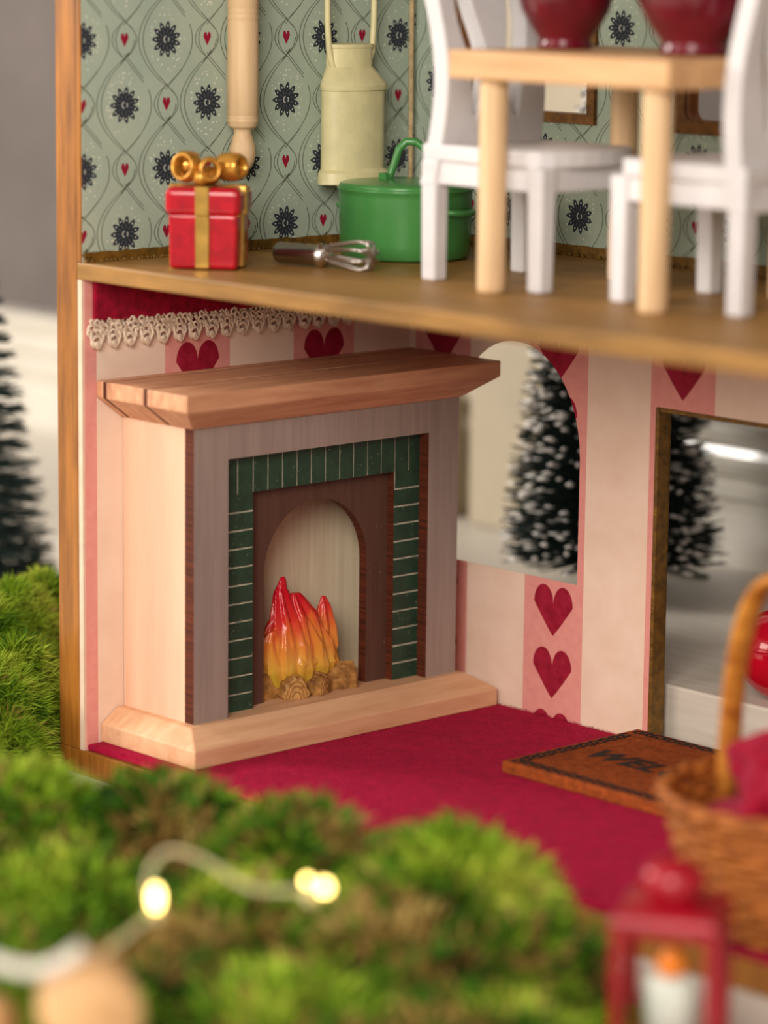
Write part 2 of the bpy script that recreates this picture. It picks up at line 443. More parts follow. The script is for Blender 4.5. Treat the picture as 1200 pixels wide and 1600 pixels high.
# ---- carpet
ca = MB(); ca.box((0.002, YL + 0.012, 0.0), (HW - .002, -0.002, 0.02))
carpet = tag(ca.build('carpet', M_carpet, bevel=0.006), 'crimson felt carpet covering the lower dollhouse floor', 'carpet')
fb = MB(); rr = random.Random(11)
for i in range(16000):
    x = rr.uniform(0.02, 2.6); y = rr.uniform(YL + .012, -0.004); z = 0.0195
    if rr.random() < .12: y = rr.choice((-0.004, YL + .013))
    a = rr.uniform(0, 2 * PI); l = rr.uniform(.006, .015); w = .0010
    d = Vector((math.cos(a), math.sin(a), 0)); s = Vector((-d.y, d.x, 0)) * w
    p = Vector((x, y, z)); q = p + d * l * .8 + Vector((0, 0, l * .55))
    if q.y > -0.002: q.y = -0.002
    fb.add([p - s, p + s, q], [(0, 1, 2)])
tag(fb.build('pile', M_fibre, carpet, weld=False), kind='stuff')

# ================================================================== VALANCE AND LACE
tag(MB().box((0.001, YL + 0.038, 1.318), (0.022, -0.03, ZS - TS - 0.001)).build('velvet_ribbon', M_velvet, bevel=0.006), 'crimson velvet band along the top of the left wall', 'ribbon')
lace = MB(); rr = random.Random(5)
def ring3(c, ry, rz, wr, tilt=0.0, n=12, xoff=0.0):
    return [(c[0] + xoff * math.sin(2 * PI * i / n), c[1] + ry * math.cos(2 * PI * i / n + tilt), c[2] + rz * math.sin(2 * PI * i / n)) for i in range(n)]
y = YL + 0.045; k = 0
while y < -0.03:
    j = rr.uniform(-.003, .003)
    for row, (zz, r) in enumerate(((1.314, .011), (1.298, .013), (1.282, .012))):
        for s in (-.018, .004, .022):
            lace.tube(ring3((0.012 + rr.uniform(0, .006), y + s + rr.uniform(-.004, .004), zz + rr.uniform(-.003, .003)), r, r * .9, 0, rr.random() * 3, 8, .004), .0042, 5, 0, True)
    lace.tube(ring3((0.014, y + j, 1.258), .017, .017, 0, 0, 12, .004), .0058, 6, 0, True)
    lace.tube(ring3((0.018, y + j, 1.247), .009, .010, 0, 1, 9, .003), .0060, 6, 0, True)
    lace.tube([(0.012, y - .020, 1.290), (0.018, y - .022 + j, 1.268), (.016, y - .006 + j, 1.243), (.018, y + .010 + j, 1.244), (.018, y + .023 + j, 1.268), (.012, y + .022, 1.290)], .0052, 6)
    y += 0.0635
tag(lace.build('lace_trim', plain('cream_cotton', (246, 220, 196), 0.9, 0.12, 60, 0, 0.1, 0.5, 200)), 'cream crochet lace edging hanging below the velvet band', 'lace')

# ================================================================== FIREPLACE
fp = thing('fireplace', (0, -0.648, 0.02), 'wooden toy fireplace with green brick surround and plank mantel', 'fireplace')
def P(mb, name, mats, parent=fp, **kw):
    """mesh given in world coordinates, parented to a thing at its base"""
    par = parent; off = Vector((0, 0, 0)); q = par
    while q is not None: off += q.location; q = q.parent
    mb.v = [(x - off.x, y - off.y, z - off.z) for x, y, z in mb.v]
    return mb.build(name, mats, par, **kw)
M_mantel = wood('mantel_wood', (186, 126, 92), (220, 166, 128), (22, 1.6, 14), 1.8, 0.55, 0.18)
M_hearth = wood('hearth_wood', (206, 152, 112), (230, 184, 144), (14, 1.4, 12), 1.6, 0.55, 0.15)
M_side = wood('pale_pink_wood', (232, 186, 156), (240, 197, 168), (16, 16, 1.2), 1.4, 0.6, 0.06)
M_greyp = wood('taupe_paint', (146, 130, 122), (162, 145, 136), (20, 26, 1.2), 2.0, 0.6, 0.12)
M_burnt = wood('burnt_plywood_edge', (44, 16, 6), (104, 46, 22), (1, 1, 40), 3.0, 0.7, 0.1)
M_brick = Mat('green_brick_paint', (38, 68, 50), 0.5, 0, 0.4)
sp = M_brick.noise((1, 1, 1), 120, 2); M_brick.color(M_brick.mix(sp > 0.715, M_brick.ramp(M_brick.noise((1, 1, 1), 18, 3), [(.3, (32, 58, 44)), (.7, (44, 76, 56))]), (150, 160, 140)))
M_brick = M_brick.m
M_grout = plain('pale_grout', (214, 210, 186), 0.7, 0.25, 30)
M_brown = Mat('brown_paint', (88, 58, 46), 0.6, 0, 0.35)
sp = M_brown.noise((1, 1, 1), 110, 2); M_brown.color(M_brown.mix(sp > 0.735, M_brown.ramp(M_brown.noise((20, 20, 1), 3, 3), [(.3, (82, 54, 44)), (.7, (96, 66, 54))]), (150, 130, 115)))
M_brown = M_brown.m
M_ply = wood('grey_plywood', (216, 198, 164), (236, 220, 190), (16, 22, 1.0), 1.8, 0.6, 0.1)
M_groove = plain('dark_groove', (86, 38, 22), 0.8)
FY0, FY1 = -1.1936, -0.102
P(MB().frustum([(0.002, .455, -1.285, -.022, .020), (0.002, .455, -1.285, -.022, .076), (0.002, .362, -1.222, -.082, ZB)]), 'hearth', M_hearth, bevel=0.004)
P(MB().box((0.002, FY0, ZB), (.297, FY0 + .03, ZM)), 'side_panel', M_side)
P(MB().box((0.002, FY1 - .03, ZB), (.297, FY1, ZM)), 'side_panel', M_side)
P(MB().box((0.004, FY0 + .03, ZB), (.075, FY1 - .03, ZM)), 'back_panel', M_ply)['label'] = 'pale plywood back of the firebox'
GO = (-1.0598, -0.2329, 0.9176)
gray = [(FY0, ZB), (GO[0], ZB), (GO[0], GO[2]), (GO[1], GO[2]), (GO[1], ZB), (FY1, ZB), (FY1, ZM), (FY0, ZM)]
P(MB().plate(gray, [], XP, .297, .339, 0, 1), 'surround', [M_greyp, M_burnt])['label'] = 'taupe painted front frame with dark cut edges'
GI = (-0.925, -0.338, 0.798)
gr = [(GO[0] - .03, ZB), (GI[0], ZB), (GI[0], GI[2]), (GI[1], GI[2]), (GI[1], ZB), (GO[1] + .03, ZB), (GO[1] + .03, GO[2] + .03), (GO[0] - .03, GO[2] + .03)]
tp = P(MB().plate(gr, [], XP, .262, .2935, 0, 1), 'brick_panel', [M_grout, M_burnt])
tp['label'] = 'dark green brick frame with pale joints'
gap = 0.0027
def brick(poly):
    P(MB().plate(poly, [], XP, .2935, .2965, 0, 0), 'brick', M_brick, tp)
def brect(a, b, c, d): brick(rect(a + gap, b - gap, c + gap, d - gap))
TY0, TY1, TZ = GO[0] - .004, GO[1] + .004, GO[2] + .004
zl = [ZB + .002] + [0.176 + 0.0565 * i for i in range(11)]     # joints of the two columns
for a, b in ((TY0, GI[0] + gap), (GI[1] - gap, TY1)):
    for i in range(11): brect(a, b, zl[i] - (gap if i == 0 else 0), zl[i + 1])
# soldier course across the top
n = 10
for i in range(n):
    w = (GI[1] - GI[0]) / n; brect(GI[0] + w * i, GI[0] + w * (i + 1), GI[2] - gap, TZ)
for a, b, slit in ((TY0, GI[0], GI[0] - .062), (GI[1], TY1, GI[1] + .060)):
    z0 = zl[-1] + gap; s0, s1 = slit - gap, slit + gap
    brick([(a, z0), (b - gap, z0), (b - gap, TZ), (s1, TZ), (s1, GI[2] - .002), (s0, GI[2] - .002), (s0, TZ), (a, TZ)] if a == TY0 else
          [(a + gap, z0), (b, z0), (b, TZ), (s1, TZ), (s1, GI[2] - .002), (s0, GI[2] - .002), (s0, TZ), (a + gap, TZ)])
ac, ar = -0.6375, 0.2135
op = [(ac - ar, ZB)] + [(ac + ar * math.cos(PI - PI * i / 28), 0.526 + ar * math.sin(PI * i / 28)) for i in range(29)] + [(ac + ar, ZB)]
br = [(GI[0] - .03, ZB)] + op + [(GI[1] + .03, ZB), (GI[1] + .03, GI[2] + .03), (GI[0] - .03, GI[2] + .03)]
P(MB().plate(br, [], XP, .227, .261, 0, 1), 'arch_panel', [M_brown, M_burnt])['label'] = 'dark brown panel with rounded arch opening'
# mantel: three planks with dark grooves between
def plank(x0, x1, front=False):
    xb = 0.345 if front else x1
    P(MB().frustum([(x0, xb, -1.203, -.098, ZM), (x0, x1, -1.296, -.010, 1.089), (x0, x1, -1.296, -.010, 1.139)]), 'mantel_plank', M_mantel, bevel=0.003)
plank(0.002, 0.033); plank(0.050, 0.228); plank(0.245, 0.432, True)
P(MB().frustum([(0.03, .30, -1.2015, -.0995, ZM + .001), (0.03, .30, -1.2935, -.0125, 1.089), (0.03, .30, -1.2935, -.0125, 1.1365)]), 'mantel_groove', M_groove)

# ---- fire ornament
fire = thing('fire_ornament', (0.2, -0.66, ZB), 'painted resin campfire with red tipped flames inside the fireplace arch', 'ornament')
M_fl = Mat('flame_paint', (240, 120, 40), 0.28, 0, 0.5)
zz = M_fl.xyz()[2]; ff = zz * 2.35 + (M_fl.noise((9, 9, 1.2), 3, 3) - 0.5) * 0.42
M_fl.color(M_fl.ramp(ff, [(0.04, (196, 172, 44)), (0.24, (228, 172, 70)), (0.42, (230, 134, 56)), (0.58, (218, 52, 42)), (0.74, (204, 12, 36))]))
M_fl.b.inputs['Subsurface Weight'].default_value = 0.0
fm = MB()
def tongue(base, pts, rads, ridges=5, depth=.12, flat=.62, tw=1.2):
    loops = []; K = 22
    for k in range(K + 1):
        t = k / K * (len(pts) - 1); i = min(int(t), len(pts) - 2); q = t - i
        q2 = q * q * (3 - 2 * q)
        p = Vector(pts[i]).lerp(Vector(pts[i + 1]), q2 * .5 + q * .5); r = rads[i] * (1 - q) + rads[i + 1] * q
        L = []
        for a in range(40):
            th = 2 * PI * a / 40; rr_ = r * (1 + depth * math.cos(ridges * th + tw * k / K * 3))
            L.append((base[0] + p.x + rr_ * math.cos(th) * flat, base[1] + p.y + rr_ * math.sin(th), base[2] + p.z))
        loops.append(L)
    fm.rings(loops, 0, True)
B0 = (0, 0, 0)
tongue(B0, [(0, .00, .02), (0, .0, .08), (0, -.005, .16), (0, -.02, .235), (0, -.03, .28)], [.125, .160, .142, .09, .035], 13, .11, .46)
tongue(B0, [(.015, -.05, .05), (.02, -.055, .16), (.01, -.066, .26), (.0, -.068, .33), (-.005, -.056, .372)], [.05, .062, .043, .023, .008], 7, .24, .55)
tongue(B0, [(.01, 0, .06), (.015, .01, .16), (.01, .004, .25), (.0, -.012, .315)], [.05, .07, .055, .017], 7, .24, .6)
tongue(B0, [(.005, .05, .05), (.005, .098, .13), (.0, .115, .20), (-.005, .118, .26), (-.005, .112, .289)], [.05, .056, .037, .021, .008], 6, .24, .6)
tongue(B0, [(0, -.07, .04), (.01, -.115, .12), (.015, -.128, .18), (.03, -.125, .214)], [.05, .046, .034, .011], 6, .14, .7)
tongue(B0, [(.03, -.03, .03), (.045, -.02, .10), (.03, -.015, .19)], [.04, .05, .012], 5, .24, .6)
tongue(B0, [(.03, .06, .03), (.04, .07, .09), (.02, .09, .17)], [.04, .045, .012], 5, .24, .6)
tongue(B0, [(-.05, .02, .03), (-.06, .03, .12), (-.05, .03, .24)], [.05, .06, .012], 5, .24, .6)
flo = fm.build('flames', M_fl.m, fire)
rm = flo.modifiers.new('fuse', 'REMESH'); rm.mode = 'VOXEL'; rm.voxel_size = 0.0035; rm.use_smooth_shade = True
sm = flo.modifiers.new('soften', 'SMOOTH'); sm.factor = .5; sm.iterations = 1
M_log = wood('painted_bark', (98, 58, 26), (192, 140, 76), (10, 10, 10), 3.0, 0.45, 0.5)
M_log2 = wood('painted_log_end', (150, 96, 44), (214, 166, 100), (8, 30, 30), 2.4, 0.45, 0.4)
def log(c, d, L, r, h, seed):
    rr = random.Random(seed); d = Vector(d).normalized(); s = Vector((-d.y, d.x, 0)); mb = MB(); loops = []
    n = 20; prof_ = [1 + rr.uniform(-.10, .10) for _ in range(n)]
    for k, (t, sc) in enumerate(((0, .92), (.03, 1.0), (.25, 1.04), (.5, .97), (.75, 1.03), (1, .95))):
        Lp = []
        for i in range(n):
            a = PI * i / (n - 1); q = prof_[i] * sc * (1 + rr.uniform(-.03, .03))
            Lp.append(Vector(c) - Vector(fire.location) + d * (-L * t) + s * (r * math.cos(a) * q) + Vector((0, 0, max(0, h * math.sin(a) * q))))
        loops.append(Lp)
    mb.rings(loops, 0, False); n_ = len(mb.f); mb.mi[n_ - 2] = 1; mb.mi[n_ - 1] = 1
    # ring marks on the cut end
    e = Vector(c) - Vector(fire.location) + d * .001
    for q in (.35, .62, .85):
        mb.tube([e + s * (r * .9 * q * math.cos(PI * i / 12)) + Vector((0, 0, h * .9 * q * math.sin(PI * i / 12) + .002)) for i in range(13)], .0022, 5, 0)
    mb.build('log', [M_log, M_log2], fire, bevel=0.003)
log((.292, -.742, ZB), (.95, -.3, 0), .13, .046, .072, 1)
log((.300, -.626, ZB), (.93, .36, 0), .13, .036, .066, 2)
log((.262, -.476, ZB), (.35, .93, 0), .16, .040, .074, 3)
log((.200, -.830, ZB), (-.1, -1, 0), .12, .040, .080, 4)

# ================================================================== UPPER ROOM
# ---- gift box
ang = math.atan2(.632, .774)
gf = thing('gift_box', (0.318, -1.120, ZS), 'glossy red gift box with gold ribbon and bow on upper floor', 'gift box', ang)
M_red = plain('red_glaze', (180, 6, 30), 0.16, 0.14, 26, 0, 0.6)
M_goldf = plain('gold_glaze', (214, 170, 84), 0.2, 0.12, 18, 0.75, 0.6)
M_goldb = plain('gold_bow_glaze', (204, 146, 58), 0.22, 0.12, 18, 0.6, 0.6)
MB().frustum([(-.100, .100, -.094, .094, 0.002), (-.103, .103, -.096, .096, .165)]).build('box_body', M_red, gf, bevel=.012, seg=4)
MB().box((-.112, -.105, .158), (.112, .105, .240)).build('box_lid', M_red, gf, bevel=.020, seg=4)
rb = MB(); w = .021; e = .004
rb.box((-w, -.100 - e, .004), (w, -.092, .168)); rb.box((-w, -.105 - e, .158), (w, -.09, .244)); rb.box((-w, -.108, .236), (w, .108, .240 + e)); rb.box((-w, .09, .004), (w, .105 + e, .24))
rb.build('ribbon', M_goldf, gf, bevel=.004)
rb = MB()
rb.box((.092, -w, .004), (.103 + e, w, .168)); rb.box((.09, -w, .158), (.112 + e, w, .244)); rb.box((-.115, -w, .237), (.115, w, .240 + e)); rb.box((-.112 - e, -w, .004), (-.09, w, .24))
rb.build('ribbon', M_goldf, gf, bevel=.004)
bow = MB()
def bowloop(dirx, diry, L, H, wid, z0=.246):
    d = Vector((dirx, diry, 0)).normalized(); s = Vector((-d.y, d.x, 0)); n = 26
    outer = []
    for i in range(n):
        t = 2 * PI * i / n; rr_ = .5 - .5 * math.cos(t)
        outer.append(d * (L * rr_) + Vector((0, 0, z0 + .012 + rr_ * .018 + H * math.sin(t) * (0.35 + .65 * rr_) * (-1) + H * .75)))
    for i in range(n):
        j = (i + 1) % n; a, b = outer[i], outer[j]
        c = sum(outer, Vector()) / n
        ai, bi = a + (c - a).normalized() * .010, b + (c - b).normalized() * .010
        wa = wid * (.55 + .45 * (a.to_2d().length / L)); wb = wid * (.55 + .45 * (b.to_2d().length / L))
        q = [a - s * wa, a + s * wa, b + s * wb, b - s * wb, ai - s * wa * .92, ai + s * wa * .92, bi + s * wb * .92, bi - s * wb * .92]
        bow.add(q, [(0, 1, 2, 3), (4, 7, 6, 5), (0, 3, 7, 4), (1, 5, 6, 2)], 0, True)
def bowring(c, ax, R1, tube, wide, sq=1.0):
    ax = Vector(ax).normalized(); e1 = ax.orthogonal().normalized() if abs(ax.z) > .9 else Vector((0, 0, 1)) - ax * ax.z
    e1.normalize(); e2 = ax.cross(e1); c = Vector(c); loops = []
    for i in range(28):
        t = 2 * PI * i / 28; rad = e1 * math.cos(t) + e2 * math.sin(t)
        ctr = c + e1 * (R1 * math.cos(t) * sq) + e2 * (R1 * math.sin(t))
        loops.append([ctr + rad * (tube * math.cos(q)) + ax * (wide * math.sin(q)) for q in [2 * PI * k / 14 for k in range(14)]])
    bow.rings(loops, 0, True, False, True)
bowring((-.058, -.040, .296), (-.42, -1, .12), .034, .011, .030, 1.05)
bowring((.012, -.052, .290), (.35, -1, .10), .027, .010, .024, 1.1)
bowring((-.070, .030, .296), (-1, -.2, .1), .032, .012, .034)
bowring((.066, -.002, .296), (.95, -.45, .05), .030, .014, .042)
bowring((.050, .050, .292), (.8, .8, .05), .028, .013, .036)
bow.lathe([(.001, .262), (.022, .266), (.030, .285), (.024, .308), (.001, .314)], (.070, .0, 0), 16)
bow.lathe([(.001, .244), (.022, .248), (.029, .262), (.025, .282), (.014, .294), (.001, .297)], (-.012, -.055, 0), 16)
bow.lathe([(.001, .242), (.030, .244), (.034, .262), (.026, .29), (.001, .30)], (0, 0, 0), 16)
bo = bow.build('bow', M_goldb, gf); b = bo.modifiers.new('s', 'SUBSURF'); b.levels = 1; b.render_levels = 1

# ---- whisk
wk = thing('whisk', (.372, -.900, ZS), 'tiny steel wire whisk with ribbed handle lying beside green pot', 'whisk', math.atan2(.062, .335))
M_steel = plain('polished_steel', (206, 198, 192), 0.27, 0.05, 10, 1.0)
h = MB(); pr_ = [(.004, 0), (.026, .002), (.031, .008)]
for i in range(24): pr_ += [(.0315, .008 + i * .0062), (.0292, .008 + i * .0062 + .0042)]
pr_ += [(.032, .158), (.036, .164), (.036, .176), (.024, .184), (.014, .20), (.001, .202)]
h.lathe(pr_, (0, 0, .036), 24, 0, 'x'); h.build('handle', M_steel, wk)
for k in range(4):
    a = PI * k / 4 + .3; pts = []
    for i in range(25):
        t = i / 24 * 2 - 1
        x = .175 + .175 * (1 - abs(t) ** 2.6); rr_ = .040 * math.sin(min(1, abs(t) * 1.02) ** .7 * PI * .5 + 0) if False else None
        u = 1 - abs(t); ww = .034 * math.sin(PI * (u ** 1.0) * .5 + .0)
        ww = .022 + .030 * math.sin(PI * min(1, u * 1.0)) if u < .8 else (.022 + .030 * math.sin(PI * .8)) * (1 - ((u - .8) / .2) ** 2)
        sgn = 1 if t > 0 else -1
        pts.append((x, sgn * ww * math.cos(a), max(.006, .046 + sgn * ww * math.sin(a) * .85)))
    MB().tube(pts, .0052, 7).build('wire_loop', M_steel, wk)

# ---- green pot
pot = thing('cooking_pot', (.448, -.450, ZS), 'green enamel cooking pot with lid on upper floor', 'pot')
M_green = plain('green_enamel', (70, 138, 70), 0.22, 0.06, 5, 0, 0.55)
R0 = .204
MB().lathe([(.001, .003), (R0 * .93, .003), (R0 * .965, .010), (R0 * .985, .05), (R0, .19), (R0 * 1.005, .205), (R0 * 1.025, .209), (R0 * 1.025, .216), (R0 * .97, .216)], n=64).build('pot_body', M_green, pot)
MB().lathe([(R0 * .985, .212), (R0 * 1.0, .218), (R0 * .985, .226), (R0 * .93, .230), (.10, .238), (.001, .241)], n=64).build('lid', M_green, pot)
hd = MB()
dv = Vector((.68, .735, 0)) * .096
def hp(s, z): return (dv.x * s, dv.y * s, z)
hd.tube([hp(-.62, .238), hp(-.50, .250), hp(-.36, .285), hp(-.22, .330), hp(.0, .352), hp(.3, .352), hp(.55, .335), hp(.72, .30), hp(.83, .265), hp(.95, .238)], [.013, .012, .012, .0125, .0125, .0125, .012, .012, .012, .013], 10)
hd.box((dv.x * -.62 - .016, dv.y * -.62 - .016, .232), (dv.x * -.62 + .016, dv.y * -.62 + .016, .256))
hd.build('lid_handle', M_green, pot)
for s in (1, -1):
    a = math.radians(10) + (0 if s > 0 else PI); mb = MB()
    c = Vector((math.cos(a), math.sin(a), 0)); t = Vector((-c.y, c.x, 0))
    mb.tube([c * (R0 * .97) - t * .055 + Vector((0, 0, .15)), c * (R0 + .012) - t * .05 + Vector((0, 0, .15)), c * (R0 + .03) - t * .03 + Vector((0, 0, .148)), c * (R0 + .034) + Vector((0, 0, .147)), c * (R0 + .03) + t * .03 + Vector((0, 0, .148)), c * (R0 + .012) + t * .05 + Vector((0, 0, .15)), c * (R0 * .97) + t * .055 + Vector((0, 0, .15))], .010, 8)
    mb.build('side_handle', M_green, pot)

# ---- rolling pin on the wall
pin = thing('rolling_pin', (.052, -.766, 1.746), 'pale wooden rolling pin hanging upright on the sage wall', 'rolling pin')
M_pine = wood('pale_beech', (206, 172, 128), (226, 194, 152), (20, 20, 1.0), 1.8, 0.5, 0.05)
MB().lathe([(.001, .0), (.014, .002), (.027, .012), (.036, .030), (.041, .054), (.040, .074), (.033, .098), (.027, .118), (.028, .128), (.034, .134)], n=32).build('handle', M_pine, pin)
prof = [(.030, .130), (.041, .136), (.046, .143), (.046, .150), (.048, .152)]
for z in (.160, .168): prof += [(.048, z), (.0462, z + .0025), (.048, z + .005)]
prof += [(.048, .30)]
for z in (.455, .475, .49): prof += [(.048, z), (.046, z + .004), (.048, z + .008)]
prof += [(.048, .62), (.041, .632), (.030, .636)]
MB().lathe(prof, n=40).build('roller', M_pine, pin)
MB().lathe([(.030, .634), (.027, .66), (.036, .70), (.041, .73), (.03, .77), (.001, .78)], n=32).build('handle', M_pine, pin)

# ---- milk can
can = thing('milk_can', (0.001, -.326, 1.693), 'pale yellow half round milk can hanging on the sage wall', 'milk can')
M_cream = plain('pale_yellow_paint', (232, 224, 172), 0.38, 0.05, 14, 0, 0.45, 0.1, 50)
def dshape(a):            # rounded body pressed against the wall, soldered seam at its right front
    c, s = math.cos(a), math.sin(a); k = 1.0
    if 0.62 < a < 1.9: k = 1.035
    return ((.5 + .5 * c * k), s * k)
def sect(r, d, h, n=48):
    L = []
    for i in range(n):
        x, y = dshape(2 * PI * i / n - PI); L.append((max(0, x) * d, y * r, h))
    return L
lv = [(.139, .148, .0), (.140, .150, .003), (.133, .142, .036), (.126, .134, .042), (.119, .130, .046), (.119, .130, .290), (.125, .136, .293), (.126, .137, .308), (.121, .130, .318), (.092, .100, .358), (.0875, .094, .364), (.0870, .094, .421), (.0905, .097, .425), (.0905, .097, .434), (.085, .09, .436)]
mb = MB(); mb.rings([sect(*q) for q in lv], 0, True)
cb = mb.build('can_body', M_cream, can); cb.data.set_sharp_from_angle(angle=0.55) if hasattr(cb.data, 'set_sharp_from_angle') else None
mb = MB(); mb.tube([(.062, -.066, .352), (.060, -.082, .372), (.058, -.094, .42), (.056, -.100, .50), (.054, -.100, .66), (.05, -.07, .73), (.05, 0, .755), (.05, .07, .73), (.054, .100, .66), (.056, .096, .50), (.058, .088, .41), (.06, .077, .388), (.062, .068, .380)], .0098, 10)
mb.build('handle', M_cream, can)

# ---- cord in the corner
tag(MB().tube([(.033, -.04, ZS), (.033, -.04, 1.7), (.030, -.04, 2.1), (.029, -.04, 2.5), (.03, -.04, ZT)], .0085, 8).build('cord', M_string), 'thin natural cord hanging in the corner of the upper room', 'cord')

# ---- table
tb = thing('dining_table', (1.595, -.68, ZS), 'small pine dining table between the two white chairs', 'table')
M_ptop = wood('pine_top', (190, 146, 100), (214, 172, 126), (1.2, 16, 16), 1.6, 0.5, 0.06)
P(MB().box((1.187, -.99, 2.082), (2.003, -.37, 2.160)), 'tabletop', M_ptop, tb, bevel=.005)
for x in (1.304, 1.909):
    for y in (-.925, -.40):
        P(MB().lathe([(.034, 0), (.0385, .004), (.0395, .02), (.0395, .58), (.0395, .586)], (x, y, ZS), 28), 'leg', M_pine, tb)

# ---- white chairs
M_chair = plain('white_chair_paint', (216, 214, 216), 0.5, 0.04, 6, 0, 0.4, 0.05, 40)
def chair(loc, rz, lab):
    t = thing('dining_chair', loc, lab, 'chair', rz, 'white dining chairs')
    # local: sits facing +x, origin at the centre of the four feet
    seat = [(-.245, -.205), (.10, -.215)]
    for i in range(13):
        a = -PI / 2 + PI * i / 12; seat.append((.13 + .125 * max(0, math.cos(a)) ** .7, .213 * math.sin(a)))
    seat += [(.10, .215), (-.245, .205)]
    MB().plate(seat, [], lambda x, y, w: (x, y, w), .342, .390, 0, 0).build('seat', M_chair, t, bevel=.008)
    for s in (-1, 1):
        MB().frustum([(.178, .232, s * .175 - .026, s * .175 + .026, 0), (.174, .236, s * .175 - .030, s * .175 + .030, .344)]).build('leg', M_chair, t, bevel=.008)
        MB().frustum([(-.242, -.186, s * .180 - .026, s * .180 + .026, 0), (-.246, -.184, s * .180 - .028, s * .180 + .028, .344)]).build('leg', M_chair, t, bevel=.008)
        MB().box((-.19, s * .178 - .018, .276), (.18, s * .178 + .018, .344)).build('seat_rail', M_chair, t, bevel=.004)
    MB().box((.185, -.15, .276), (.225, .15, .344)).build('seat_rail', M_chair, t, bevel=.004)
    MB().box((-.235, -.155, .276), (-.195, .155, .344)).build('seat_rail', M_chair, t, bevel=.004)
    # curved backrest with cut-outs
    def prof(z):                      # S-curve of the back seen from the side
        q = (z - .27) / .75
        return -.214 + .034 * math.sin(q * PI * 1.5 - .2) - .055 * max(0, q - .45) ** 1.2
    ztop = 1.02; n = 26
    def hw(z): return .208 - .012 * math.sin((z - .3) / .7 * PI)
    out = []
    for i in range(n + 1): z = .27 + (ztop - .10 - .27) * i / n; out.append((hw(z), z))
    for i in range(1, 10): a = PI * i / 20; out.append((.1 * math.cos(a) + hw(.92) - .1, .92 + .1 * math.sin(a)))
    for i in range(9, 0, -1): a = PI * i / 20; out.append((-.1 * math.cos(a) - hw(.92) + .1, .92 + .1 * math.sin(a)))
    for i in range(n, -1, -1): z = .27 + (ztop - .10 - .27) * i / n; out.append((-hw(z), z))
    out = [(y, z) for y, z in out]
    holes = []
    for c, amp in ((-.085, .6), (.085, -.6)):
        L = []; m_ = 16
        for i in range(m_ + 1):
            q = i / m_; z = .46 + .44 * q; w_ = .036 * math.sin(PI * q) ** .55 + .001; L.append((c + w_ + amp * .03 * math.sin(2 * PI * q), z))
        for i in range(m_ - 1, 0, -1):
            q = i / m_; z = .46 + .44 * q; w_ = .036 * math.sin(PI * q) ** .55 + .001; L.append((c - w_ + amp * .03 * math.sin(2 * PI * q), z))
        holes.append(L)
    # extra interior points for the bend: horizontal slices
    mb = MB()
    mb.plate(out, holes, lambda y, z, w: (prof(z) + w, y, z), -.030, .030, 0, 0)
    mb.build('backrest', M_chair, t, bevel=.006)
    return t
chair((1.192, -.652, ZS), 0.0, 'white wooden chair with its back beside the green pot')
chair((1.893, -.628, ZS), PI, 'white wooden chair at the right end of the pine table')

# ---- dark red jars on the table
M_jar = plain('dark_red_glaze', (98, 8, 28), 0.14, 0.25, 7, 0, 0.6)
def jar(loc, s, lab):
    mb = MB()
    mb.lathe([(r * s, z * s) for r, z in [(.001, 0), (.070, 0), (.077, .006), (.077, .016), (.071, .022), (.074, .03), (.098, .062), (.122, .105), (.138, .16), (.142, .21), (.132, .262), (.105, .305), (.082, .325), (.078, .345), (.088, .36), (.082, .362), (.070, .345), (.07, .33), (.09, .30), (.12, .25), (.001, .05)]], n=48)
    o = mb.build('jar', M_jar, None, loc=loc); tag(o, lab, 'jar', 'dark red jars on the pine table')
jar((1.315, -.662, 2.1605), 1.0, 'smaller dark red glazed jar on the table, nearest the left chair')
jar((1.830, -.700, 2.1605), 1.22, 'larger dark red glazed jar on the table next to the right chair')

# ================================================================== DOORMAT
mat = thing('doormat', (1.47, -.305, .02), 'rust brown felt doormat with black welcome lettering', 'doormat')
M_mat = plain('rust_felt', (158, 78, 36), 0.95, 0.22, 40, 0, 0.1, 0.9, 110)
M_ink = plain('black_ink', (34, 22, 18), 0.8, 0.3, 80)
P(MB().box((1.062, -.606, .021), (1.90, -.012, .058)), 'mat_body', M_mat, mat, bevel=.006)
bd = MB(); zt_ = .0592
def swirl(c, d, s=1.0):
    d = Vector((d[0], d[1], 0)); t = Vector((-d.y, d.x, 0)); c = Vector((c[0], c[1], zt_))
    for off in (-.012, .012):
        pts = [c + d * (off + .017 * math.cos(q) * s) + t * (.014 * math.sin(q)) for q in [PI * 2 * i / 12 for i in range(11)]]
        bd.tube(pts, .0050, 4)
x = 1.115
while x < 1.86: swirl((x, -.045), (.96, .28)); swirl((x, -.572), (.96, .28)); x += .046
y = -.53
while y < -.08: swirl((1.098, y), (-.28, .96)); swirl((1.864, y), (-.28, .96)); y += .046
bd.v = [(a, b, zt_ + (c - zt_) * .25) for a, b, c in bd.v]
P(bd, 'border_print', M_ink, mat)
cu = bpy.data.curves.new('lettering_text', 'FONT'); cu.body = 'WELCOME'; cu.size = .128; cu.extrude = .0006; cu.shear = .25; cu.space_character = 1.12; cu.offset = .0055
to = bpy.data.objects.new('tmp_text', cu); COL.objects.link(to)
dg = bpy.context.evaluated_depsgraph_get(); me = bpy.data.meshes.new_from_object(to.evaluated_get(dg)); bpy.data.objects.remove(to)
me.materials.clear(); me.materials.append(M_ink); me.name = 'lettering'
lo = bpy.data.objects.new('lettering', me); COL.objects.link(lo); lo.parent = mat
lo.location = (1.165 - 1.47, -.372 + .305, .0388)

